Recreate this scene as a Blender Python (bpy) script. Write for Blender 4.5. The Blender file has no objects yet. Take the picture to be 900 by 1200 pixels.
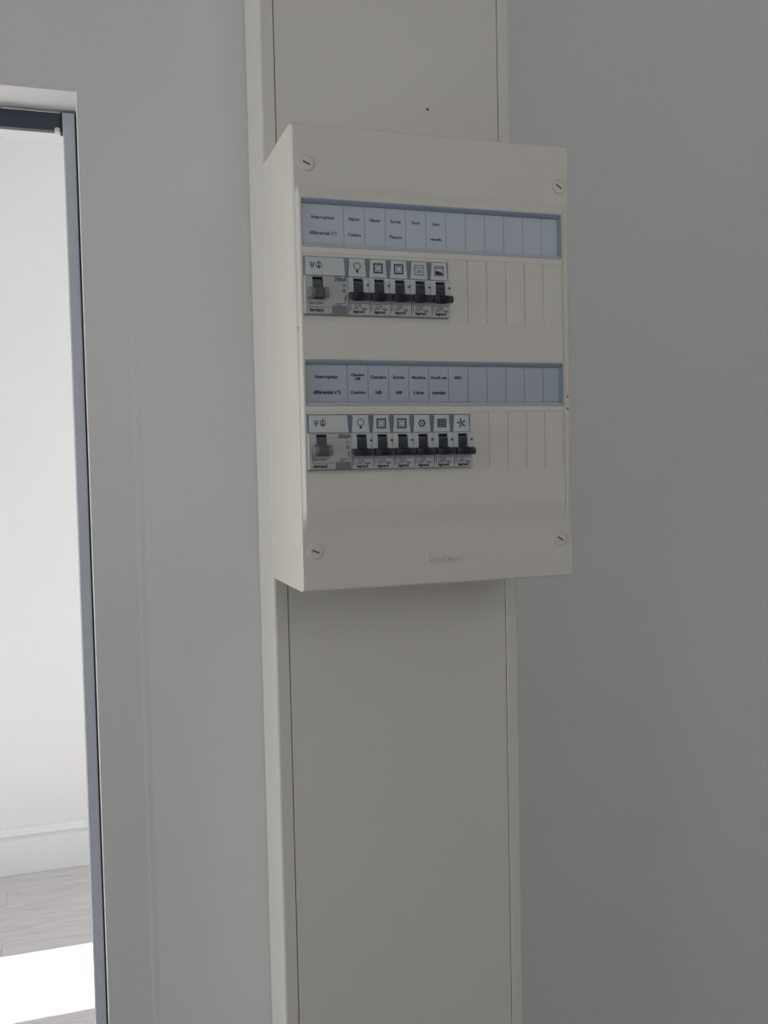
import bpy, bmesh, math, random
from mathutils import Matrix, Vector

random.seed(4)
scene = bpy.context.scene
COL = scene.collection
Z0 = 1.777                      # height of the cabinet's centre above the floor
CEIL = 3.079
WALL_Y = 0.1805                 # near face of the wall that carries the trunking
WALL_T = 0.105
FAR_Y = 3.563
LEFT_X, RIGHT_X, BACK_Y = -1.75, 1.9, -2.1

# ------------------------------------------------------------------ camera
F_PX, YAW, PITCH, ROLL = 1127.35, 0.3142, -0.0464, -0.0213
cam_data = bpy.data.cameras.new('camera')
cam = bpy.data.objects.new('camera', cam_data)
COL.objects.link(cam)
cam_data.sensor_fit = 'VERTICAL'
cam_data.sensor_height = 36.0
cam_data.sensor_width = 27.0
cam_data.lens = F_PX * 36.0 / 1200.0
cam_data.clip_start = 0.02
cam_data.clip_end = 60
_r = Vector((math.cos(YAW), -math.sin(YAW), 0))
_f0 = Vector((math.sin(YAW), math.cos(YAW), 0))
_u0 = Vector((0, 0, 1))
_f = _f0 * math.cos(PITCH) + _u0 * math.sin(PITCH)
_u = _u0 * math.cos(PITCH) - _f0 * math.sin(PITCH)
_R = _r * math.cos(ROLL) + _u * math.sin(ROLL)
_U = -_r * math.sin(ROLL) + _u * math.cos(ROLL)
cam.matrix_world = Matrix(((_R.x, _U.x, -_f.x, -0.29478),
                           (_R.y, _U.y, -_f.y, -0.74823),
                           (_R.z, _U.z, -_f.z, Z0 - 0.08656),
                           (0, 0, 0, 1)))
scene.camera = cam

# ------------------------------------------------------------------ sky, sun, daylight and added fill
world = bpy.data.worlds.new('sky')
scene.world = world
world.use_nodes = True
wn = world.node_tree.nodes
wn['Background'].inputs['Color'].default_value = (0.80, 0.90, 1.0, 1)
wn['Background'].inputs['Strength'].default_value = 0.3

sun_d = bpy.data.lights.new('sun', 'SUN')
sun_d.energy = 24.0
sun_d.angle = math.radians(0.53)
sun_d.color = (1.0, 0.97, 0.93)
sun = bpy.data.objects.new('sun', sun_d)
COL.objects.link(sun)
SUN_K = 0.62                                        # drop per metre travelled along -x
sun.rotation_euler = Vector((-1, 0, -SUN_K)).to_track_quat('-Z', 'Y').to_euler()
sun.location = (6, 1, 5)


def daylight(name, loc, direction, sx, sz, power, color):
    """area lamp at a window"""
    d = bpy.data.lights.new(name, 'AREA')
    d.shape = 'RECTANGLE'
    d.size, d.size_y = sx, sz
    d.energy = power
    d.color = color
    o = bpy.data.objects.new(name, d)
    COL.objects.link(o)
    o.location = loc
    o.rotation_euler = Vector(direction).to_track_quat('-Z', 'Y').to_euler()
    return o


# windows: (a0, a1, z0, z1), a along y for side walls, along x for the back wall
WIN_NEAR = (-0.52, 0.10, 0.75, 2.05)               # left wall
FILL_WIN_BACK = (-0.40, 1.40, 1.95, 2.95)                # back wall, unseen window added for frontal fill light
WIN_FAR = (2.357, 2.832, 0.90, 2.45)                # right wall, far room
FILL_WIN_FAR = (0.75, 1.85, 0.90, 2.45)  # right wall, unseen window added to brighten the far room
SKY = (0.93, 0.97, 1.0)
BACK_FILL = (1.0, 0.985, 0.975)
daylight('daylight_near_window', (LEFT_X + 0.03, -0.21, 1.40), (1, 0, 0), 0.55, 1.2, 9.0, (0.96, 0.98, 1.0))
daylight('fill_back_window', (0.50, BACK_Y + 0.03, 2.45), (0, 1, 0), 1.7, 0.9, 4.5, BACK_FILL)  # added fill lamp, stronger towards the top of the front wall
daylight('daylight_far_window', (RIGHT_X - 0.03, 2.595, 1.68), (-1, 0, 0), 0.42, 1.4, 13.0, SKY)
daylight('fill_far_window', (RIGHT_X - 0.03, 1.30, 1.68), (-1, 0, 0), 1.0, 1.4, 19.0, SKY)  # added fill lamp for the far room walls

vs = scene.view_settings
vs.view_transform = 'Standard'
vs.look = 'None'
vs.exposure = 0.0
vs.gamma = 1.0
vs.use_curve_mapping = False


# ------------------------------------------------------------------ materials
def mat(name, color, rough=0.5, metal=0.0, bump=0.0, scale=200.0, var=0.0, spec=0.4):
    m = bpy.data.materials.new(name)
    m.use_nodes = True
    nt = m.node_tree
    b = nt.nodes['Principled BSDF']
    b.inputs['Base Color'].default_value = (*color, 1)
    b.inputs['Roughness'].default_value = rough
    b.inputs['Metallic'].default_value = metal
    b.inputs['Specular IOR Level'].default_value = spec
    if bump or var:
        tc = nt.nodes.new('ShaderNodeTexCoord')
        nz = nt.nodes.new('ShaderNodeTexNoise')
        nz.inputs['Scale'].default_value = scale
        nz.inputs['Detail'].default_value = 4
        nt.links.new(tc.outputs['Object'], nz.inputs['Vector'])
        if bump:
            bp = nt.nodes.new('ShaderNodeBump')
            bp.inputs['Strength'].default_value = bump
            bp.inputs['Distance'].default_value = 0.0006
            nt.links.new(nz.outputs['Fac'], bp.inputs['Height'])
            nt.links.new(bp.outputs['Normal'], b.inputs['Normal'])
        if var:
            mx = nt.nodes.new('ShaderNodeMix')
            mx.data_type = 'RGBA'
            mx.inputs['A'].default_value = (*[c * (1 - var) for c in color], 1)
            mx.inputs['B'].default_value = (*[min(1, c * (1 + var)) for c in color], 1)
            n2 = nt.nodes.new('ShaderNodeTexNoise')
            n2.inputs['Scale'].default_value = scale / 40
            n2.inputs['Detail'].default_value = 3
            nt.links.new(tc.outputs['Object'], n2.inputs['Vector'])
            nt.links.new(n2.outputs['Fac'], mx.inputs['Factor'])
            nt.links.new(mx.outputs['Result'], b.inputs['Base Color'])
    return m


def clear_mat(name, tint, gloss=0.05, rough=0.08):
    m = bpy.data.materials.new(name)
    m.use_nodes = True
    nt = m.node_tree
    nt.nodes.remove(nt.nodes['Principled BSDF'])
    out = nt.nodes['Material Output']
    t = nt.nodes.new('ShaderNodeBsdfTransparent')
    t.inputs['Color'].default_value = (*tint, 1)
    g = nt.nodes.new('ShaderNodeBsdfGlossy')
    g.inputs['Roughness'].default_value = rough
    mx = nt.nodes.new('ShaderNodeMixShader')
    mx.inputs['Fac'].default_value = gloss
    nt.links.new(t.outputs[0], mx.inputs[1])
    nt.links.new(g.outputs[0], mx.inputs[2])
    nt.links.new(mx.outputs[0], out.inputs['Surface'])
    return m


def wood_mat(name):
    m = bpy.data.materials.new(name)
    m.use_nodes = True
    nt = m.node_tree
    b = nt.nodes['Principled BSDF']
    b.inputs['Roughness'].default_value = 0.5
    tc = nt.nodes.new('ShaderNodeTexCoord')
    oi = nt.nodes.new('ShaderNodeObjectInfo')
    mp = nt.nodes.new('ShaderNodeMapping')
    mp.inputs['Scale'].default_value = (1.6, 14.0, 1.0)
    ad = nt.nodes.new('ShaderNodeVectorMath')
    ad.operation = 'ADD'
    sc = nt.nodes.new('ShaderNodeMath')
    sc.operation = 'MULTIPLY'
    sc.inputs[1].default_value = 37.0
    nt.links.new(oi.outputs['Random'], sc.inputs[0])
    nt.links.new(tc.outputs['Object'], ad.inputs[0])
    nt.links.new(sc.outputs[0], ad.inputs[1])
    nt.links.new(ad.outputs[0], mp.inputs['Vector'])
    nz = nt.nodes.new('ShaderNodeTexNoise')
    nz.inputs['Scale'].default_value = 3.0
    nz.inputs['Detail'].default_value = 8
    nz.inputs['Distortion'].default_value = 0.6
    nt.links.new(mp.outputs[0], nz.inputs['Vector'])
    cr = nt.nodes.new('ShaderNodeValToRGB')
    cr.color_ramp.elements[0].position = 0.28
    cr.color_ramp.elements[0].color = (0.56, 0.53, 0.52, 1)
    cr.color_ramp.elements[1].position = 0.66
    cr.color_ramp.elements[1].color = (0.70, 0.67, 0.66, 1)
    nt.links.new(nz.outputs['Fac'], cr.inputs['Fac'])
    nt.links.new(cr.outputs['Color'], b.inputs['Base Color'])
    return m


M = dict(
    wall=mat('white_wall_paint', (0.80, 0.79, 0.785), 0.65, bump=0.25, scale=260, spec=0.25),
    farwall=mat('white_room_paint', (0.84, 0.84, 0.84), 0.65, bump=0.15, scale=260, spec=0.25),
    ceiling=mat('ceiling_paint', (0.84, 0.84, 0.84), 0.8, spec=0.2),
    skirting=mat('skirting_gloss_paint', (0.85, 0.86, 0.87), 0.35),
    wood=wood_mat('pale_grey_wood'),
    dim_floor=mat('dim_unseen_floor', (0.24, 0.235, 0.23), 0.9, bump=0.3, scale=90, var=0.12),  # unseen near floor, kept dark to lower its bounce light
    pvc=mat('trunking_white_pvc', (0.78, 0.75, 0.68), 0.42, bump=0.06, scale=900),
    abs=mat('cabinet_white_plastic', (0.79, 0.755, 0.685), 0.38, bump=0.06, scale=900),
    strip=mat('blue_grey_strip_plastic', (0.30, 0.37, 0.46), 0.35),
    card=mat('label_card_paper', (0.61, 0.635, 0.655), 0.8),
    cover=clear_mat('blue_tinted_clear_cover', (0.945, 0.965, 0.985), 0.03, 0.12),
    ink=mat('black_ink', (0.035, 0.035, 0.045), 0.7),
    body=mat('breaker_light_grey', (0.60, 0.615, 0.62), 0.45, var=0.02, scale=400),
    rcdbody=mat('switch_grey_plastic', (0.50, 0.505, 0.50), 0.45, var=0.02, scale=400),
    carrier=mat('blue_grey_label_carrier', (0.20, 0.28, 0.36), 0.3),
    icon_card=mat('icon_card', (0.66, 0.69, 0.70), 0.7),
    lever=mat('charcoal_lever', (0.045, 0.05, 0.062), 0.4),
    lever_grey=mat('grey_lever', (0.22, 0.215, 0.23), 0.4),
    green=mat('dark_green_off_mark', (0.07, 0.125, 0.12), 0.5),
    dark=mat('dark_recess_plastic', (0.03, 0.03, 0.032), 0.6),
    slot=mat('slot_painted_shade', (0.10, 0.095, 0.09), 0.6),  # recess shade put into the colour of uncut slots and notches
    lip=mat('lit_blue_grey_strip_plastic', (0.54, 0.57, 0.62), 0.4),  # same plastic as the strip, paler for the light the lip catches
    button=mat('test_button_grey', (0.20, 0.20, 0.205), 0.45),
    blue_ink=mat('blue_ink', (0.10, 0.13, 0.20), 0.7),
    jamb=mat('satin_grey_aluminium', (0.52, 0.55, 0.60), 0.45, metal=0.35, var=0.03, scale=200),
    headbar=mat('dark_head_bar_metal', (0.055, 0.065, 0.085), 0.4, metal=0.3),  # much darker than the jamb metal
    capw=mat('white_end_cap', (0.75, 0.76, 0.78), 0.5),
    frame=mat('white_window_frame', (0.82, 0.82, 0.82), 0.4),
    glass=clear_mat('window_glass', (0.97, 0.98, 0.98), 0.06, 0.0),
)


# ------------------------------------------------------------------ mesh helpers
class MB:
    def __init__(self):
        self.v, self.f = [], []

    def quad(self, *pts):
        n = len(self.v)
        self.v += [tuple(p) for p in pts]
        self.f.append(tuple(range(n, n + len(pts))))

    def box(self, x0, x1, y0, y1, z0, z1):
        n = len(self.v)
        self.v += [(x, y, z) for z in (z0, z1) for y in (y0, y1) for x in (x0, x1)]
        for q in ((0, 2, 3, 1), (4, 5, 7, 6), (0, 1, 5, 4), (2, 6, 7, 3), (0, 4, 6, 2), (1, 3, 7, 5)):
            self.f.append(tuple(n + i for i in q))
        return self

    def prism_x(self, prof, x0, x1):
        """profile of (y, z) points, counter-clockwise seen from +x, run along x"""
        n, k = len(self.v), len(prof)
        self.v += [(x0, y, z) for y, z in prof] + [(x1, y, z) for y, z in prof]
        self.f.append(tuple(n + i for i in range(k))[::-1])
        self.f.append(tuple(n + k + i for i in range(k)))
        for i in range(k):
            j = (i + 1) % k
            self.f.append((n + i, n + j, n + k + j, n + k + i))
        return self

    def prism_z(self, prof, z0, z1):
        """profile of (x, y) points run along z"""
        n, k = len(self.v), len(prof)
        self.v += [(x, y, z0) for x, y in prof] + [(x, y, z1) for x, y in prof]
        self.f.append(tuple(n + i for i in range(k))[::-1])
        self.f.append(tuple(n + k + i for i in range(k)))
        for i in range(k):
            j = (i + 1) % k
            self.f.append((n + i, n + j, n + k + j, n + k + i))
        return self

    def prism_y(self, prof, y0, y1):
        """profile of (x, z) points run along y"""
        n, k = len(self.v), len(prof)
        self.v += [(x, y0, z) for x, z in prof] + [(x, y1, z) for x, z in prof]
        self.f.append(tuple(n + i for i in range(k)))
        self.f.append(tuple(n + k + i for i in range(k))[::-1])
        for i in range(k):
            j = (i + 1) % k
            self.f.append((n + i, n + k + i, n + k + j, n + j))
        return self

    def lathe_y(self, prof, cx=0, cz=0, seg=28):
        """profile of (radius, y) about an axis along y"""
        n, k = len(self.v), len(prof)
        for s in range(seg):
            a = 2 * math.pi * s / seg
            self.v += [(cx + r * math.cos(a), y, cz + r * math.sin(a)) for r, y in prof]
        for s in range(seg):
            t = (s + 1) % seg
            for i in range(k - 1):
                self.f.append((n + s * k + i, n + s * k + i + 1, n + t * k + i + 1, n + t * k + i))
        return self

    def ring(self, cx, cz, r0, r1, y0, y1, seg=20):
        return self.lathe_y([(r0, y1), (r0, y0), (r1, y0), (r1, y1), (r0, y1)], cx, cz, seg)

    def bar(self, a, b, w, y0, y1):
        """flat bar between two (x, z) points"""
        d = Vector((b[0] - a[0], b[1] - a[1])).normalized() * (w / 2)
        n = Vector((-d.y, d.x))
        return self.prism_y([(a[0] - n.x, a[1] - n.y), (b[0] - n.x, b[1] - n.y),
                             (b[0] + n.x, b[1] + n.y), (a[0] + n.x, a[1] + n.y)], y0, y1)

    def mesh(self, name, m, bevel=0.0, seg=2, smooth=False):
        me = bpy.data.meshes.new(name)
        me.from_pydata(self.v, [], self.f)
        bm = bmesh.new()
        bm.from_mesh(me)
        bmesh.ops.remove_doubles(bm, verts=bm.verts, dist=1e-7)
        bmesh.ops.recalc_face_normals(bm, faces=bm.faces)
        if bevel:
            es = [e for e in bm.edges if len(e.link_faces) == 2 and e.calc_face_angle(0) > 0.5]
            bmesh.ops.bevel(bm, geom=es, offset=bevel, segments=seg, affect='EDGES', clamp_overlap=True)
        if smooth:
            for f in bm.faces:
                f.smooth = True
        bm.to_mesh(me)
        bm.free()
        me.materials.append(m)
        if smooth:
            me.set_sharp_from_angle(angle=0.6)
        return me


def obj(name, me, parent=None, loc=(0, 0, 0)):
    o = bpy.data.objects.new(name, me)
    COL.objects.link(o)
    o.location = loc
    if parent:
        o.parent = parent
    return o


def tag(o, label, cat, group=None, kind=None):
    o['label'] = label
    o['category'] = cat
    if group:
        o['group'] = group
    if kind:
        o['kind'] = kind
    return o


def thing(name, label, cat, loc=(0, 0, 0), group=None, kind=None):
    o = bpy.data.objects.new(name, None)
    COL.objects.link(o)
    o.empty_display_size = 0.02
    o.location = loc
    return tag(o, label, cat, group, kind)


_text_cache = {}


def text_mesh(body, size, depth, m, bold=0.0):
    """lettering standing upright on the x-z plane, facing -y, centred on its origin"""
    key = (body, round(size, 6), round(depth, 6), m.name, bold)
    if key in _text_cache:
        return _text_cache[key]
    cu = bpy.data.curves.new('lettering', 'FONT')
    cu.body = body
    cu.size = size
    cu.align_x = 'CENTER'
    cu.align_y = 'CENTER'
    cu.extrude = depth / 2
    cu.offset = bold
    cu.resolution_u = 2
    tmp = bpy.data.objects.new('lettering', cu)
    COL.objects.link(tmp)
    dg = bpy.context.evaluated_depsgraph_get()
    dg.update()
    me = bpy.data.meshes.new_from_object(tmp.evaluated_get(dg))
    bpy.data.objects.remove(tmp)
    bpy.data.curves.remove(cu)
    me.transform(Matrix.Rotation(math.pi / 2, 4, 'X'))
    me.materials.clear()
    me.materials.append(m)
    me.name = 'lettering'
    _text_cache[key] = me
    return me


def slab_with_holes(mb, axis, c0, c1, a0, a1, b0, b1, holes):
    """a slab between c0 and c1 on its normal axis; holes are (a0, a1, b0, b1)"""
    As = sorted({a0, a1, *[h[0] for h in holes], *[h[1] for h in holes]})
    Bs = sorted({b0, b1, *[h[2] for h in holes], *[h[3] for h in holes]})
    def solid(i, j):
        if i < 0 or j < 0 or i >= len(As) - 1 or j >= len(Bs) - 1:
            return False
        ca, cb = (As[i] + As[i + 1]) / 2, (Bs[j] + Bs[j + 1]) / 2
        return not any(h[0] < ca < h[1] and h[2] < cb < h[3] for h in holes)
    def P(c, a, b):
        return (c, a, b) if axis == 'x' else (a, c, b)
    for i in range(len(As) - 1):
        for j in range(len(Bs) - 1):
            if not solid(i, j):
                continue
            p, q, r, s = As[i], As[i + 1], Bs[j], Bs[j + 1]
            mb.quad(P(c0, p, r), P(c0, q, r), P(c0, q, s), P(c0, p, s))
            mb.quad(P(c1, p, r), P(c1, q, r), P(c1, q, s), P(c1, p, s))
            for di, dj, e in ((-1, 0, (p, p, r, s)), (1, 0, (q, q, r, s)), (0, -1, (p, q, r, r)), (0, 1, (p, q, s, s))):
                if not solid(i + di, j + dj):
                    A0, A1, B0, B1 = e
                    mb.quad(P(c0, A0, B0), P(c0, A1, B1), P(c1, A1, B1), P(c1, A0, B0))
    return mb


# ------------------------------------------------------------------ the setting
OP_R, OP_L, OP_TOP = -0.2775, -1.16, Z0 + 0.259      # doorway in the front wall
BEAD = 0.0030                                         # how far it stands proud at the arris

# front wall: the near face carries a feathered band of filler around the doorway
mb = MB()
fy, by = WALL_Y, WALL_Y + WALL_T
OFFS = [(0.0, 1.0), (0.010, 0.80), (0.020, 0.58), (0.030, 0.36), (0.0400, 0.12), (0.0430, 0.13), (0.0480, 0.0)]   # distance from the arris, height
ZS = [0.0, 0.6, 1.0, 1.2] + [OP_TOP - 0.80 + 0.05 * q for q in range(17)]
ZS = sorted(z for z in ZS if z < OP_TOP - 0.01) + [OP_TOP]
def bead(z):
    t = max(0.0, min(1.0, (OP_TOP - z) / 0.45))
    return BEAD * t * t * (3 - 2 * t)
for sx, xo, xw in ((1, OP_R, RIGHT_X), (-1, OP_L, LEFT_X)):
    xi = xo + sx * OFFS[-1][0]
    mb.quad((xo, fy, OP_TOP), (xi, fy, OP_TOP), (xi, fy, CEIL), (xo, fy, CEIL))
    mb.quad((xi, fy, OP_TOP), (xw, fy, OP_TOP), (xw, fy, CEIL), (xi, fy, CEIL))
    for z0, z1 in zip(ZS, ZS[1:]):
        b0, b1 = bead(z0), bead(z1)
        mb.quad((xi, fy, z0), (xw, fy, z0), (xw, fy, z1), (xi, fy, z1))
        for (oa, ha), (ob, hb_) in zip(OFFS, OFFS[1:]):
            mb.quad((xo + sx * oa, fy - b0 * ha, z0), (xo + sx * ob, fy - b0 * hb_, z0), (xo + sx * ob, fy - b1 * hb_, z1), (xo + sx * oa, fy - b1 * ha, z1))
        mb.quad((xo, fy - b0, z0), (xo, fy - b1, z1), (xo, by, z1), (xo, by, z0))
mb.quad((OP_L, fy, OP_TOP), (OP_R, fy, OP_TOP), (OP_R, fy, CEIL), (OP_L, fy, CEIL))
mb.quad((OP_L, fy, OP_TOP), (OP_R, fy, OP_TOP), (OP_R, by, OP_TOP), (OP_L, by, OP_TOP))
mb.quad((OP_R, by, 0), (RIGHT_X, by, 0), (RIGHT_X, by, OP_TOP), (OP_R, by, OP_TOP))
mb.quad((LEFT_X, by, 0), (OP_L, by, 0), (OP_L, by, OP_TOP), (LEFT_X, by, OP_TOP))
mb.quad((LEFT_X, by, OP_TOP), (OP_L, by, OP_TOP), (OP_L, by, CEIL), (LEFT_X, by, CEIL))
mb.quad((OP_L, by, OP_TOP), (OP_R, by, OP_TOP), (OP_R, by, CEIL), (OP_L, by, CEIL))
mb.quad((OP_R, by, OP_TOP), (RIGHT_X, by, OP_TOP), (RIGHT_X, by, CEIL), (OP_R, by, CEIL))
mb.quad((LEFT_X, fy, CEIL), (RIGHT_X, fy, CEIL), (RIGHT_X, by, CEIL), (LEFT_X, by, CEIL))
mb.quad((RIGHT_X, fy, 0), (RIGHT_X, fy, CEIL), (RIGHT_X, by, CEIL), (RIGHT_X, by, 0))
mb.quad((LEFT_X, fy, 0), (LEFT_X, fy, CEIL), (LEFT_X, by, CEIL), (LEFT_X, by, 0))
tag(obj('wall_front', mb.mesh('wall_front', M['wall'])),
    'white painted wall behind the trunking, pierced by the doorway', 'wall', kind='structure')

mb = MB().box(LEFT_X - 0.2, RIGHT_X + 0.2, FAR_Y, FAR_Y + 0.15, 0, CEIL)
tag(obj('wall_far', mb.mesh('wall_far', M['farwall'])),
    'bright white wall of the room beyond the doorway', 'wall', kind='structure')
mb = slab_with_holes(MB(), 'x', LEFT_X - 0.2, LEFT_X, BACK_Y, FAR_Y, 0, CEIL, [WIN_NEAR])
tag(obj('wall_left', mb.mesh('wall_left', M['farwall'])),
    'white outer wall with a window opening beside the cabinet', 'wall', kind='structure')
mb = slab_with_holes(MB(), 'x', RIGHT_X, RIGHT_X + 0.2, BACK_Y, FAR_Y, 0, CEIL, [WIN_FAR, FILL_WIN_FAR])
tag(obj('wall_right', mb.mesh('wall_right', M['wall'])), 'pale side wall with a window and an added fill window in the far room', 'wall', kind='structure')
mb = slab_with_holes(MB(), 'y', BACK_Y - 0.15, BACK_Y, LEFT_X - 0.2, RIGHT_X + 0.2, 0, CEIL, [FILL_WIN_BACK])
tag(obj('wall_back', mb.mesh('wall_back', M['wall'])), 'pale wall with an added high fill window opposite the electrical cabinet', 'wall', kind='structure')
mb = MB().box(LEFT_X - 0.2, RIGHT_X + 0.2, BACK_Y - 0.15, FAR_Y + 0.15, CEIL, CEIL + 0.15)
tag(obj('ceiling', mb.mesh('ceiling', M['ceiling'])), 'flat white ceiling over both rooms', 'ceiling', kind='structure')

# floor: bedding with single planks lying on it, running along x
floor = tag(obj('floor', MB().box(LEFT_X - 0.2, RIGHT_X + 0.2, BACK_Y - 0.15, FAR_Y + 0.15, -0.1, -0.0085).mesh('floor', M['dim_floor'])),
            'pale grey wooden plank floor beyond the doorway', 'floor', kind='structure')
PW, PL = 0.143, 1.22
plank_full = MB().box(0.0005, PL - 0.0005, 0.0005, PW - 0.0005, -0.008, 0).mesh('plank', M['wood'], bevel=0.0008, seg=1)
row, y = 0, FAR_Y - 0.020 - PW * 23
cut = {}
while y < FAR_Y - 0.03:
    x = LEFT_X + 0.005 - (row * 0.41 % PL)
    while x < RIGHT_X - 0.02:
        a, b = max(x, LEFT_X + 0.005), min(x + PL, RIGHT_X - 0.005)
        if a == x and b == x + PL:
            obj('plank', plank_full, floor, (x, y, 0))
        elif b - a > 0.01:
            k = round(b - a, 4)
            if k not in cut:
                cut[k] = MB().box(0.0005, k - 0.0005, 0.0005, PW - 0.0005, -0.008, 0).mesh('plank', M['wood'])
            obj('plank', cut[k], floor, (a, y, 0))
        x += PL
    y += PW
    row += 1

# moulded skirting board of the far room
prof = [(0, 0), (-0.020, 0), (-0.020, 0.145), (-0.0185, 0.1485), (-0.0105, 0.150), (-0.0095, 0.158), (-0.0160, 0.161),
        (-0.0195, 0.166), (-0.0195, 0.172), (-0.0150, 0.177), (-0.0085, 0.179), (-0.0075, 0.187), (-0.0065, 0.194), (0, 0.194)]
mb = MB().prism_x([(FAR_Y + a, b) for a, b in prof][::-1], LEFT_X, RIGHT_X)
tag(obj('baseboard_far', mb.mesh('baseboard_far', M['skirting'])),
    'tall white moulded skirting board along the far wall', 'skirting board', kind='structure')


def window(n, axis, c0, w, label):
    a0, a1, z0, z1 = w
    mb = slab_with_holes(MB(), axis, c0, c0 + 0.05, a0, a1, z0, z1, [(a0 + 0.02, a1 - 0.02, z0 + 0.02, z1 - 0.02)])
    o = tag(obj('window_%d' % n, mb.mesh('window_frame', M['frame'])), label, 'window', kind='structure')
    pane = slab_with_holes(MB(), axis, c0 + 0.022, c0 + 0.028, a0 + 0.02, a1 - 0.02, z0 + 0.02, z1 - 0.02, [])
    obj('pane', pane.mesh('pane', M['glass']), o)


window(1, 'x', LEFT_X - 0.14, WIN_NEAR, 'white framed window lighting the side of the electrical cabinet')
window(2, 'y', BACK_Y - 0.12, FILL_WIN_BACK, 'unseen high window added to light the electrical cabinet from the front')
window(3, 'x', RIGHT_X + 0.09, WIN_FAR, 'narrow white framed window that lets sun onto the far floor')
window(4, 'x', RIGHT_X + 0.09, FILL_WIN_FAR, 'unseen wide window added to brighten the far room')

# metal lining of the doorway: grey side jamb and much darker bar at the head
FRY = 0.2262
door = thing('door_1', 'slim grey metal door frame with a dark head bar set in the white doorway', 'door frame',
             (OP_R, FRY, 0), kind='structure')
jp = [(-0.0123, 0.040), (-0.0123, 0.0012), (-0.0113, 0.0), (-0.0026, 0.0), (-0.0016, 0.0010), (-0.0016, 0.040)]
obj('jamb', MB().prism_z(jp, 0, OP_TOP - 0.0035).mesh('jamb', M['jamb']), door)
lj = MB().prism_z([(-(OP_R - OP_L) - a, b) for a, b in jp], 0, OP_TOP - 0.0035)
obj('jamb', lj.mesh('jamb', M['jamb']), door)
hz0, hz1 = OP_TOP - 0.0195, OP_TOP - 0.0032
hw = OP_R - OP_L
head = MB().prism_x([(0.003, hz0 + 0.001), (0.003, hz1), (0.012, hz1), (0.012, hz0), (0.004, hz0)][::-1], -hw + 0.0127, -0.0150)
obj('head_bar', head.mesh('head_bar', M['headbar']), door)
obj('end_cap', MB().box(-0.0200, -0.0152, 0.0006, 0.012, hz0 - 0.0012, hz0 + 0.0022).mesh('end_cap', M['capw'], bevel=0.0008), door)
obj('dark_gap_strip', MB().box(-0.0015, -0.0001, 0.0025, 0.040, 0, OP_TOP - 0.0035).mesh('dark_gap_strip', M['dark']), door)  # dark strip in place of the gap's shade, also stops a light leak
obj('dark_gap_strip', MB().box(-0.0150, -0.0126, 0.001, 0.012, hz0 - 0.002, hz1).mesh('dark_gap_strip', M['dark']), door)  # dark strip closing the gap between head bar and jamb

# ------------------------------------------------------------------ cable trunking
DC = 0.1137                                          # its front plane, also the back of the cabinet
TXL, TXR, SXL, SXR = -0.1220, 0.1228, -0.1090, 0.1100
trunk = thing('cable_trunking', 'tall cream-white plastic cable trunking running up the wall behind the cabinet',
              'cable trunking', (0, DC, 0))
TD = WALL_Y - DC - 0.0004
r = 0.0022
base = MB()
def lip(s, xo, xi):
    # L-shaped profile: outer side, rounded front edge, front lip, return into the seam
    pts = [(xo, TD), (xo, r), (xo + s * r * 0.3, r * 0.3), (xo + s * r, 0), (xi - s * 0.0005, 0), (xi, 0.0006),
           (xi, 0.012), (xi - s * 0.0015, 0.012), (xi - s * 0.0015, 0.003), (xo + s * 0.003, 0.003), (xo + s * 0.003, TD)]
    return pts
base.prism_z(lip(1, TXL, SXL), 0, CEIL)
base.prism_z(lip(-1, TXR, SXR), 0, CEIL)
base.box(TXL + 0.003, TXR - 0.003, TD - 0.003, TD, 0, CEIL)
obj('channel', base.mesh('channel', M['pvc']), trunk)
lid = MB().prism_z([(SXL + 0.0006, 0.0110), (SXL + 0.0006, 0.0007), (SXL + 0.0011, 0.0002), (SXR - 0.0011, 0.0002),
                    (SXR - 0.0006, 0.0007), (SXR - 0.0006, 0.0110), (SXR - 0.003, 0.0110), (SXR - 0.003, 0.0025),
                    (SXL + 0.003, 0.0025), (SXL + 0.003, 0.0110)], 0, CEIL)
obj('lid', lid.mesh('lid', M['pvc']), trunk)
obj('pin_hole', MB().lathe_y([(0, -0.0002), (0.0011, -0.0002), (0.0013, 0.0003)], 0.0369, Z0 + 0.2492, 10).mesh('pin_hole', M['dark']),
    trunk)['label'] = 'tiny dark pin hole'

# ------------------------------------------------------------------ the cabinet
W, H = 0.2434, 0.3698
S0 = -0.1154                                         # left end of the 13 module row
MOD = 0.0175
S1 = S0 + 13 * MOD
STRIPS = [(0.0883, 0.1263), (-0.0368, 0.0000)]       # label strips (z range)
ROWS = [(0.0352, 0.0806), (-0.0876, -0.0438)]        # breaker faces (z range)
WINS = [(0.0310, 0.0838), (-0.0903, -0.0412)]        # apertures for the modules
PROUD = -0.0030                                      # the middle of the cover stands forward
cab = thing('electrical_cabinet', 'cream-white two-row electrical distribution cabinet mounted on the trunking',
            'electrical cabinet', (0, DC, Z0 - H / 2))
CO = (0, -DC, H / 2)                                 # cabinet-centre coordinates inside the empty

shell = MB()
t = 0.0025
shell.box(-W / 2, -W / 2 + t, 0.0016, DC - 0.0002, -H / 2, H / 2)
shell.box(W / 2 - t, W / 2, 0.0016, DC - 0.0002, -H / 2, H / 2)
shell.box(-W / 2 + t, W / 2 - t, 0.0016, DC - 0.0002, -H / 2, -H / 2 + t)
shell.box(-W / 2 + t, W / 2 - t, 0.0016, DC - 0.0002, H / 2 - t, H / 2)
shell.box(-W / 2 + t, W / 2 - t, DC - 0.0032, DC - 0.0002, -H / 2 + t, H / 2 - t)
obj('enclosure', shell.mesh('enclosure', M['abs']), cab, CO)

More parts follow.
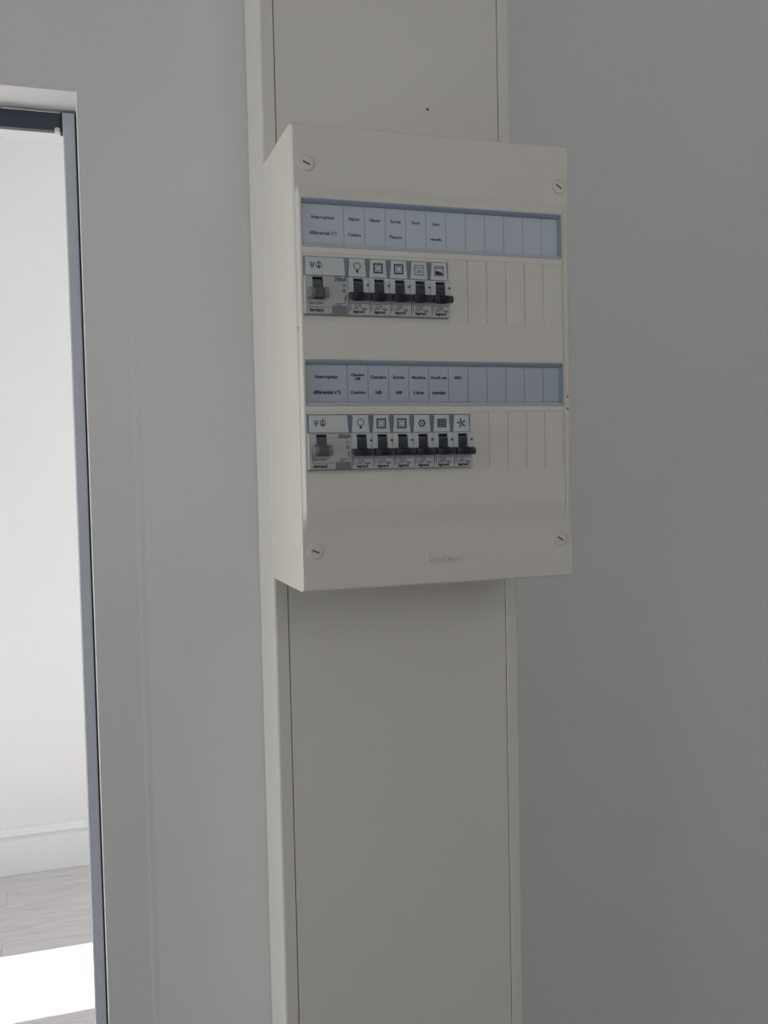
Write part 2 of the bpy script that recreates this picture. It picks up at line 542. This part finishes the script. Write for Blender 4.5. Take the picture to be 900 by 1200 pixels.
# front cover: rails at the sides, middle panel proud, apertures for strips and modules
XS = S1 + 0.0008
x_cuts = [-W / 2, -W / 2 + 0.0014, -0.1198, -0.1171, S0, S1, XS, S1 + 0.0013, S1 + 0.0032, W / 2 - 0.0036, W / 2 - 0.0014, W / 2]
z_cuts = sorted([-H / 2, -H / 2 + 0.0014, -0.1400, -0.1370, -0.1340, -0.1310, -0.1280, -0.1250, -0.1220, -0.1190, -0.1160, 0.1290, 0.1320, 0.1350, 0.1380,
                 H / 2 - 0.0014, H / 2, *STRIPS[0], *STRIPS[1], *WINS[0], *WINS[1]])
def smooth(t):
    t = max(0.0, min(1.0, t))
    return t * t * (3 - 2 * t)
def cover_y(x, z):
    if abs(abs(x) - W / 2) < 1e-6 or abs(abs(z) - H / 2) < 1e-6:
        return 0.0016
    g = smooth((0.1380 - z) / 0.009) * smooth((z + 0.1400) / 0.024)
    if x < -0.1185 or x > W / 2 - 0.0020:
        return 0.0
    if x > W / 2 - 0.0040:
        return PROUD * 0.95 * g
    if x > S1 + 0.0030:
        return PROUD * 1.05 * g
    if x > S1 + 0.0010:
        return PROUD * 0.55 * g
    return PROUD * g
def in_hole(x, z):
    if not S0 < x < S1:
        return False
    return any(a < z < b for a, b in STRIPS + WINS)
mb = MB()
BACK = 0.0040
for i in range(len(x_cuts) - 1):
    for j in range(len(z_cuts) - 1):
        a, b, c, d = x_cuts[i], x_cuts[i + 1], z_cuts[j], z_cuts[j + 1]
        if in_hole((a + b) / 2, (c + d) / 2):
            continue
        mb.quad(*[(x, cover_y(x, z), z) for x, z in ((a, c), (b, c), (b, d), (a, d))])
for zr in STRIPS + WINS:                              # the walls of the apertures
    for (xa, za, xb, zb) in ((S0, zr[0], S1, zr[0]), (S1, zr[0], S1, zr[1]), (S1, zr[1], S0, zr[1]), (S0, zr[1], S0, zr[0])):
        mb.quad((xa, PROUD, za), (xb, PROUD, zb), (xb, BACK, zb), (xa, BACK, za))
me = bpy.data.meshes.new('front_cover')
bm = bmesh.new()
vs_ = {}
def bv(p):
    k = tuple(round(c, 6) for c in p)
    if k not in vs_:
        vs_[k] = bm.verts.new(p)
    return vs_[k]
for f in mb.f:
    try:
        bm.faces.new([bv(mb.v[i]) for i in f])
    except ValueError:
        pass
bmesh.ops.recalc_face_normals(bm, faces=bm.faces)
bm.to_mesh(me)
bm.free()
me.materials.append(M['abs'])
cover = obj('front_cover', me, cab, CO)
# quarter-turn screws in the corners
sc = MB().lathe_y([(0, -0.0008), (0.0055, -0.0008), (0.0056, -0.0006), (0.0056, -0.00005), (0.0061, -0.00005), (0.0061, -0.0005), (0.0064, -0.0005), (0.0070, 0.0001)], seg=32)
screw_me = sc.mesh('screw', M['abs'])
slot_me = MB().bar((-0.0030, 0.0009), (0.0030, -0.0009), 0.0013, -0.00086, -0.0004).mesh('slot', M['slot'])
for x, z, rot in ((-0.1098, 0.1539, 0.12), (0.1120, 0.1506, 0.35), (-0.1099, -0.1529, 0.08), (0.1093, -0.1518, 0.30)):
    s = obj('screw', screw_me, cab, (CO[0] + x, CO[1], CO[2] + z))
    sl = obj('slot', slot_me, s)
    sl.rotation_euler = (0, rot, 0)
# raised maker's name at the foot of the cover
obj('embossed_lettering', text_mesh('legrand', 0.0098, 0.0014, M['abs'], 0.0002), cab, (CO[0] - 0.0005, CO[1] - 0.0002, CO[2] - 0.1635))
# hinge notches on the side rails
for x, y, z, w, h in ((-0.1193, 0.0, 0.0250, 0.0016, 0.0011), (-0.1193, 0.0, 0.0228, 0.0013, 0.0008),
                      (0.1163, PROUD, -0.0288, 0.0014, 0.0014), (0.1163, PROUD, -0.0391, 0.0014, 0.0016)):
    obj('hinge_notch', MB().box(x - w / 2, x + w / 2, y - 0.0004, y + 0.0012, z - h / 2, z + h / 2).mesh('hinge_notch', M['slot']), cab, CO)

TEXTS = [
    [('Interrupteur', 'différentiel n°1'), ('Séjour', 'Cuisine'), ('Séjour', ''), ('Sortie', 'Plaques'), ('Four', ''), ('Lave', 'vaisselle')],
    [('Interrupteur', 'différentiel n°2'), ('Chambre\nSdB', 'Couloirs'), ('Chambre', 'SdB'), ('Entrée', 'SdB'), ('Machine', 'à laver'),
     ('Chauffe eau', 'cumulus'), ('VMC', '')],
]
card_cache = {}
for (z0, z1), texts in zip(STRIPS, TEXTS):
    # holder: backing, top and bottom lips, ends
    hb = MB()
    x0, x1 = S0 + 0.0005, S1 - 0.0008
    hb.box(x0, x1, 0.0005, 0.0030, z0 + 0.0002, z1 - 0.0002)
    hb.prism_x([(0.0005, z1 - 0.0036), (-0.0022, z1 - 0.0034), (-0.0038, z1 - 0.0014), (-0.0038, z1 - 0.0002), (0.0005, z1 - 0.0002)][::-1], x0, x1)
    lb = MB().prism_x([(0.0005, z0 + 0.0002), (-0.0030, z0 + 0.0002), (-0.0032, z0 + 0.0016), (-0.0020, z0 + 0.0030), (0.0005, z0 + 0.0032)][::-1], x0, x1)
    obj('lit_holder_lip', lb.mesh('lit_holder_lip', M['lip']), cab, CO)  # bottom lip of the same holder, its brightness put into the colour
    hb.box(x1 - 0.0010, x1, -0.0034, 0.0005, z0 + 0.0030, z1 - 0.0034)
    obj('label_holder', hb.mesh('label_holder', M['strip']), cab, CO)
    cz0, cz1 = z0 + 0.0034, z1 - 0.0038
    hgt = cz1 - cz0
    for i in range(12):
        xa = S0 + (0 if i == 0 else (i + 1) * MOD) + (0.0010 if i == 0 else 0)
        xb = S0 + (i + 2) * MOD - (0.0014 if i == 11 else 0)
        w = xb - xa - 0.00055
        key = (round(w, 5), round(hgt, 5))
        if key not in card_cache:
            card_cache[key] = MB().box(-w / 2, w / 2, -0.0004, 0.0, -hgt / 2, hgt / 2).mesh('label_card', M['card'])
        xc = (xa + xb) / 2
        card = obj('label_card', card_cache[key], cab, (CO[0] + xc, CO[1] + 0.0003, CO[2] + (cz0 + cz1) / 2))
        if i < len(texts):
            up, lo = texts[i]
            sz = 0.0038 if i == 0 else 0.0036
            for s, dz in ((up, 0.0052), (lo, -0.0072)):
                if not s:
                    continue
                tm = text_mesh(s, sz if len(s) < 9 or i == 0 else 0.0030, 0.0001, M['ink'], 0.00016)
                obj('lettering', tm, card, (0, -0.0005, dz if '\n' not in s else dz + 0.0002))
    obj('clear_cover', MB().box(x0 + 0.0004, x1 - 0.0012, -0.0016, -0.0010, z0 + 0.0031, z1 - 0.0035).mesh('clear_cover', M['cover']), cab, CO)

# blanking plates closing the unused modules
for (z0, z1), used in zip(WINS, (7, 8)):
    hgt = z1 - z0 - 0.0002
    pm = MB().prism_z([(-MOD / 2 + 0.0001, 0.0025), (-MOD / 2 + 0.0001, 0.0003), (-MOD / 2 + 0.0005, 0.0), (MOD / 2 - 0.0005, 0.0),
                       (MOD / 2 - 0.0001, 0.0003), (MOD / 2 - 0.0001, 0.0025)], -hgt / 2, hgt / 2).mesh('blanking_plate', M['abs'])
    for i in range(used, 13):
        obj('blanking_plate', pm, cab, (CO[0] + S0 + (i + 0.5) * MOD, CO[1] + PROUD + 0.0002, CO[2] + (z0 + z1) / 2))
    # narrow sill and head that close the aperture above and below the modules in use
    xe = S0 + used * MOD
    rz = ROWS[0] if used == 7 else ROWS[1]
    fill = MB().box(S0 + 0.0002, xe - 0.0001, PROUD + 0.0002, 0.0025, z0 + 0.0001, rz[0] - 0.0004)
    obj('sill', fill.mesh('sill', M['abs']), cab, CO)
    fill = MB().box(S0 + 0.0002, xe - 0.0001, PROUD + 0.0002, 0.0025, rz[1] + 0.0004, z1 - 0.0001)
    obj('head_strip', fill.mesh('head_strip', M['abs']), cab, CO)


# ------------------------------------------------------------------ modules
def icon(kind):
    """pictogram on a card: flat shapes in x-z, about 9 mm square"""
    m = MB()
    a, b = -0.00012, 0.0
    def frame(s, w):
        m.box(-s, s, a, b, s - w, s)
        m.box(-s, s, a, b, -s, -s + w)
        m.box(-s, -s + w, a, b, -s + w, s - w)
        m.box(s - w, s, a, b, -s + w, s - w)
    if kind == 'lamp':
        m.ring(0, 0.0010, 0.0024, 0.0030, a, b, 18)
        m.prism_y([(-0.0011, -0.0022), (0.0011, -0.0022), (0.0008, -0.0042), (-0.0008, -0.0042)], a, b)
    elif kind == 'socket':
        frame(0.0040, 0.0011)
        m.ring(0, 0, 0.0020, 0.0024, a, b, 18)
    elif kind == 'oven':
        frame(0.0040, 0.0005)
        m.box(-0.0034, 0.0034, a, b, 0.0017, 0.0021)
        m.box(-0.0022, 0.0022, a, b, -0.0019, -0.0013)
        m.bar((-0.0016, -0.0008), (0, 0.0006), 0.0005, a, b)
        m.bar((0, 0.0006), (0.0016, -0.0008), 0.0005, a, b)
    elif kind == 'dishwasher':
        frame(0.0040, 0.0005)
        m.box(-0.0034, 0.0034, a, b, 0.0020, 0.0026)
        m.prism_y([(-0.0032, -0.0032), (0.0032, -0.0032), (0.0030, -0.0016), (0.0008, -0.0006), (-0.0030, 0.0002)], a, b)
    elif kind == 'washer':
        m.ring(0, 0, 0.0019, 0.0029, a, b, 18)
        m.ring(0, 0, 0.0004, 0.0010, a, b, 10)
        for k in range(6):
            t_ = k * math.pi / 3
            m.bar((0.0027 * math.cos(t_), 0.0027 * math.sin(t_)), (0.0034 * math.cos(t_), 0.0034 * math.sin(t_)), 0.0007, a, b)
    elif kind == 'heater':
        for k in range(5):
            x = -0.0034 + k * 0.0017
            m.box(x - 0.0005, x + 0.0005, a, b, -0.0036, 0.0036)
        for z in (-0.0030, -0.0010, 0.0010, 0.0030):
            m.box(-0.0039, 0.0039, a * 1.2, b, z - 0.0003, z + 0.0003)
    elif kind == 'fan':
        for k in range(5):
            t_ = k * 2 * math.pi / 5 + 0.3
            c, s = math.cos(t_), math.sin(t_)
            pts = [(0.0004, -0.0003), (0.0036, 0.0002), (0.0042, 0.0012), (0.0026, 0.0013), (0.0006, 0.0006)]
            m.prism_y([(x * c - z * s, x * s + z * c) for x, z in pts], a, b)
    elif kind == 'residual':
        # a switch symbol and a ringed one beside it
        m.box(-0.0040, -0.0036, a, b, -0.0026, 0.0026)
        m.box(-0.0050, -0.0016, a, b, 0.0010, 0.0015)
        m.box(-0.0050, -0.0016, a, b, -0.0008, -0.0003)
        m.bar((-0.0030, -0.0026), (-0.0014, 0.0022), 0.0006, a, b)
        m.ring(0.0024, -0.0002, 0.0019, 0.0025, a, b, 18)
        m.prism_y([(0.0014, -0.0018), (0.0034, -0.0018), (0.0024, 0.0012)], a, b)
        m.box(0.0021, 0.0027, a, b, 0.0010, 0.0034)
    return m.mesh('icon', M['ink'])


ICONS = {k: icon(k) for k in ('lamp', 'socket', 'oven', 'dishwasher', 'washer', 'heater', 'fan', 'residual')}
YL, YN = -0.0050, -0.0085                            # label face and nose face
YB = 0.0500                                          # back of a module


def build_breaker_meshes(h):
    k = h / 0.0445
    hw_ = MOD / 2 - 0.00015
    d = {}
    m = MB()
    m.box(-hw_, hw_, -0.0026, YB, 0, h)                                  # core
    m.prism_x([(-0.0026, 0.0004), (YN + 0.0010, 0.0), (YN, 0.0010), (YN, 0.0107 * k), (-0.0026, 0.0107 * k)][::-1], -hw_, hw_)   # print block
    for sx in (-1, 1):                                                   # cheeks beside the lever
        x0, x1 = sorted((sx * hw_, sx * 0.0042))
        m.prism_x([(-0.0026, 0.0107 * k), (YN, 0.0107 * k), (YN, 0.0255 * k), (YN + 0.0012, 0.0288 * k), (YL, 0.0297 * k), (-0.0026, 0.0297 * k)][::-1], x0, x1)
    m.prism_x([(-0.0026, 0.0282 * k), (YN + 0.0014, 0.0282 * k), (YL, 0.0297 * k), (-0.0026, 0.0297 * k)][::-1], -0.0042, 0.0042)
    d['body'] = m.mesh('body', M['body'])
    d['carrier'] = MB().prism_x([(-0.0026, 0.0298 * k), (YL + 0.0012, 0.0298 * k), (YL + 0.0016, h - 0.0003), (-0.0026, h - 0.0003)][::-1], -hw_, hw_).mesh('label_carrier', M['carrier'])
    zc = (0.0300 * k + h - 0.0006) / 2
    hh = (h - 0.0006 - 0.0300 * k) / 2
    d['zc'] = zc
    d['card'] = MB().prism_y([(-0.0074, -hh), (0.0074, -hh), (0.0064, hh * 0.4), (0.0064, hh), (-0.0064, hh), (-0.0064, hh * 0.4)], YL - 0.0006, YL + 0.0012).mesh('label_card', M['icon_card'])
    # lever: rounded drum between the cheeks and a wide head folded down
    m = MB()
    arc = []
    for q in range(9):
        t_ = math.radians(-50 + q * 100 / 8)
        arc.append((0.0010 - 0.0080 * math.cos(t_), 0.0200 * k + 0.0105 * math.sin(t_) * k))
    m.prism_x([(0.0, 0.0118 * k)] + arc + [(0.0, 0.0280 * k)], -0.0040, 0.0040)
    for q in range(5):                                                   # ribs of the drum
        x = -0.0030 + q * 0.0015
        m.box(x - 0.0003, x + 0.0003, -0.0075, -0.0060, 0.0170 * k, 0.0228 * k)
    zl, zh = 0.0106 * k, 0.0166 * k
    m.prism_x([(-0.0060, zl + 0.0010), (-0.0135, zl), (-0.0158, zl + 0.0008), (-0.0165, zl + 0.0028), (-0.0155, zh - 0.0012), (-0.0132, zh), (-0.0060, zh + 0.0016)][::-1], -0.0040, 0.0040)
    m.prism_x([(-0.0095, zl + 0.0006), (-0.0135, zl), (-0.0158, zl + 0.0008), (-0.0165, zl + 0.0028), (-0.0155, zh - 0.0012), (-0.0132, zh), (-0.0095, zh)][::-1], -0.0082, 0.0082)
    d['lever'] = m.mesh('lever', M['lever'])
    d['mark'] = MB().box(-0.0038, 0.0038, -0.0068, -0.0050, 0.0244 * k, 0.0258 * k).mesh('off_mark', M['green'])
    d['dot'] = MB().box(-0.0010, 0.0010, YN - 0.0002, YN + 0.0006, -0.0008, 0.0008).mesh('indicator', M['dark'], bevel=0.0002)
    # fine printed frame below the lever
    m = MB()
    m.box(-0.0081, -0.0077, YN - 0.0001, YN, 0.0018, 0.0104 * k)
    m.box(-0.0066, 0.0072, YN - 0.0001, YN, 0.0086 * k, 0.0089 * k)
    m.box(-0.0066, -0.0063, YN - 0.0001, YN, 0.0036, 0.0089 * k)
    m.box(0.0026, 0.0072, YN - 0.0001, YN, 0.0040, 0.0043)
    d['print'] = m.mesh('rating_print', M['ink'])
    d['k'] = k
    return d


def build_breaker(d, pic, label, loc, rating):
    o = thing('circuit_breaker', label, 'circuit breaker', loc, 'circuit breakers in the cabinet')
    k = d['k']
    obj('body', d['body'], o)
    obj('label_carrier', d['carrier'], o)
    c = obj('label_card', d['card'], o, (0, 0, d['zc']))
    obj('icon', ICONS[pic], c, (0, YL - 0.0006, 0.0002))
    lv = obj('lever', d['lever'], o)
    lv['label'] = 'charcoal lever folded down'
    obj('off_mark', d['mark'], lv)
    obj('indicator', d['dot'], o, (0.0077, 0, 0.0232 * k))
    p = obj('rating_print', d['print'], o)
    obj('lettering', text_mesh(rating, 0.0032, 0.0001, M['ink'], 0.00003), p, (-0.0010, YN - 0.0001, 0.0068 * k))
    obj('lettering', text_mesh('230V~ 4500', 0.0023, 0.0001, M['ink']), p, (0.0006, YN - 0.0001, 0.0048 * k))
    obj('lettering', text_mesh('legrand', 0.0032, 0.0001, M['ink'], 0.00014), p, (-0.0002, YN - 0.0001, 0.0024 * k))
    return o


def build_rcd(h, label, loc):
    k = h / 0.0445
    o = thing('residual_current_switch', label, 'circuit breaker', loc, 'residual current switches in the cabinet')
    w = 2 * MOD - 0.0003
    m = MB()
    m.box(0, w, -0.0026, YB, 0, h)
    m.prism_x([(-0.0026, 0.0004), (YN + 0.0010, 0.0), (YN, 0.0010), (YN, 0.0112 * k), (-0.0026, 0.0112 * k)][::-1], 0, w)
    side = [(-0.0026, 0.0112 * k), (YN, 0.0112 * k), (YN, 0.0262 * k), (YN + 0.0012, 0.0290 * k), (YL, 0.0297 * k), (-0.0026, 0.0297 * k)][::-1]
    m.prism_x(side, 0, 0.0060)
    m.prism_x(side, 0.0146, w)
    m.prism_x([(-0.0026, 0.0284 * k), (YN + 0.0014, 0.0284 * k), (YL, 0.0297 * k), (-0.0026, 0.0297 * k)][::-1], 0.0060, 0.0146)
    obj('body', m.mesh('body', M['rcdbody']), o)
    obj('label_carrier', MB().prism_x([(-0.0026, 0.0298 * k), (YL + 0.0012, 0.0298 * k), (YL + 0.0016, h - 0.0003), (-0.0026, h - 0.0003)][::-1], 0.0002, w).mesh('label_carrier', M['carrier']), o)
    z0, z1 = 0.0300 * k, h - 0.0006
    c = obj('label_card', MB().prism_y([(0.0018, z0), (w - 0.0012, z0), (w - 0.0024, z1), (0.0018, z1)], YL - 0.0006, YL + 0.0012).mesh('label_card', M['icon_card']), o)
    obj('icon', ICONS['residual'], c, (0.0098, YL - 0.0006, (z0 + z1) / 2 + 0.0008))
    m = MB()
    arc = []
    for q in range(9):
        t_ = math.radians(-50 + q * 100 / 8)
        arc.append((0.0010 - 0.0080 * math.cos(t_), 0.0205 * k + 0.0105 * math.sin(t_) * k))
    m.prism_x([(0.0, 0.0120 * k)] + arc + [(0.0, 0.0284 * k)], 0.0062, 0.0144)
    dr = obj('lever_drum', m.mesh('lever_drum', M['lever']), o)
    obj('off_mark', MB().box(0.0064, 0.0142, -0.0069, -0.0050, 0.0220 * k, 0.0262 * k).mesh('off_mark', M['green']), dr)
    zl, zh = 0.0112 * k, 0.0198 * k
    m = MB()
    m.prism_x([(-0.0060, zl + 0.0012), (-0.0130, zl), (-0.0152, zl + 0.0010), (-0.0160, zl + 0.0034), (-0.0150, zh - 0.0016), (-0.0128, zh), (-0.0060, zh + 0.0012)][::-1], 0.0062, 0.0144)
    m.prism_x([(-0.0092, zl + 0.0008), (-0.0130, zl), (-0.0152, zl + 0.0010), (-0.0160, zl + 0.0034), (-0.0150, zh - 0.0016), (-0.0128, zh), (-0.0092, zh)][::-1], 0.0030, 0.0176)
    obj('lever', m.mesh('lever', M['lever_grey']), o)['label'] = 'wide grey lever folded down'
    obj('test_button', MB().box(0.0214, 0.0338, YN - 0.0012, YN + 0.001, 0.0004, 0.0062 * k).mesh('test_button', M['button'], bevel=0.0004), o)['label'] = 'dark grey test button'
    m = MB()
    a, b = YN - 0.0001, YN
    m.box(0.0026, 0.0206, a, b, 0.0050, 0.0053)
    m.box(0.0026, 0.0029, a, b, 0.0050, 0.0135)
    m.box(0.0320, 0.0326, a, b, 0.0100, 0.0142)
    m.box(0.0245, 0.0330, a, b, 0.0083, 0.0086)
    m.box(0.0228, 0.0330, a, b, 0.0253 * k, 0.0256 * k)
    for z in (0.0225, 0.0212):
        m.box(0.0300, 0.0335, a, b, z * k, z * k + 0.0004)
    m.ring(0.0316, 0.0180 * k, 0.0008, 0.0014, a, b, 14)
    p = obj('rating_print', m.mesh('rating_print', M['ink']), o)
    obj('lettering', text_mesh('30mA', 0.0042, 0.0001, M['blue_ink'], 0.0001), p, (0.0290, YN - 0.0001, 0.0272 * k - 0.0002))
    obj('lettering', text_mesh('40A 230V~', 0.0026, 0.0001, M['ink']), p, (0.0092, YN - 0.0001, 0.0080))
    obj('lettering', text_mesh('legrand', 0.0038, 0.0001, M['ink'], 0.00014), p, (0.0088, YN - 0.0001, 0.0028))
    obj('lettering', text_mesh('test', 0.0024, 0.0001, M['ink']), p, (0.0268, YN - 0.0001, 0.0074))
    return o


ROW_INFO = [
    ('upper', [('lamp', 'C10', 'circuit breaker with lamp symbol beside the grey-lever switch, upper row of the cabinet'),
               ('socket', 'C16', 'circuit breaker with socket symbol next to the lamp one, upper row of the cabinet'),
               ('socket', 'C20', 'circuit breaker with socket symbol next to the oven one, upper row of the cabinet'),
               ('oven', 'C20', 'circuit breaker with oven symbol under the label Four'),
               ('dishwasher', 'C20', 'circuit breaker with dishwasher symbol at the end of the upper row')]),
    ('lower', [('lamp', 'C10', 'circuit breaker with lamp symbol beside the grey-lever switch, lower row of the cabinet'),
               ('socket', 'C16', 'circuit breaker with socket symbol next to the lamp one, lower row of the cabinet'),
               ('socket', 'C16', 'circuit breaker with socket symbol next to the round-symbol one, lower row of the cabinet'),
               ('washer', 'C20', 'circuit breaker with round washing machine symbol in the lower row'),
               ('heater', 'C20', 'circuit breaker with dark grid heater symbol beside the fan one'),
               ('fan', 'C2', 'circuit breaker with fan symbol at the end of the lower row')]),
]
for (z0, z1), (rowname, items) in zip(ROWS, ROW_INFO):
    h = z1 - z0
    build_rcd(h, 'double-width grey residual current switch at the start of the %s breaker row' % rowname, (S0 + 0.0002, 0, Z0 + z0))
    d = build_breaker_meshes(h)
    for i, (pic, rating, label) in enumerate(items):
        build_breaker(d, pic, label, (S0 + (2.5 + i) * MOD, 0, Z0 + z0), rating)
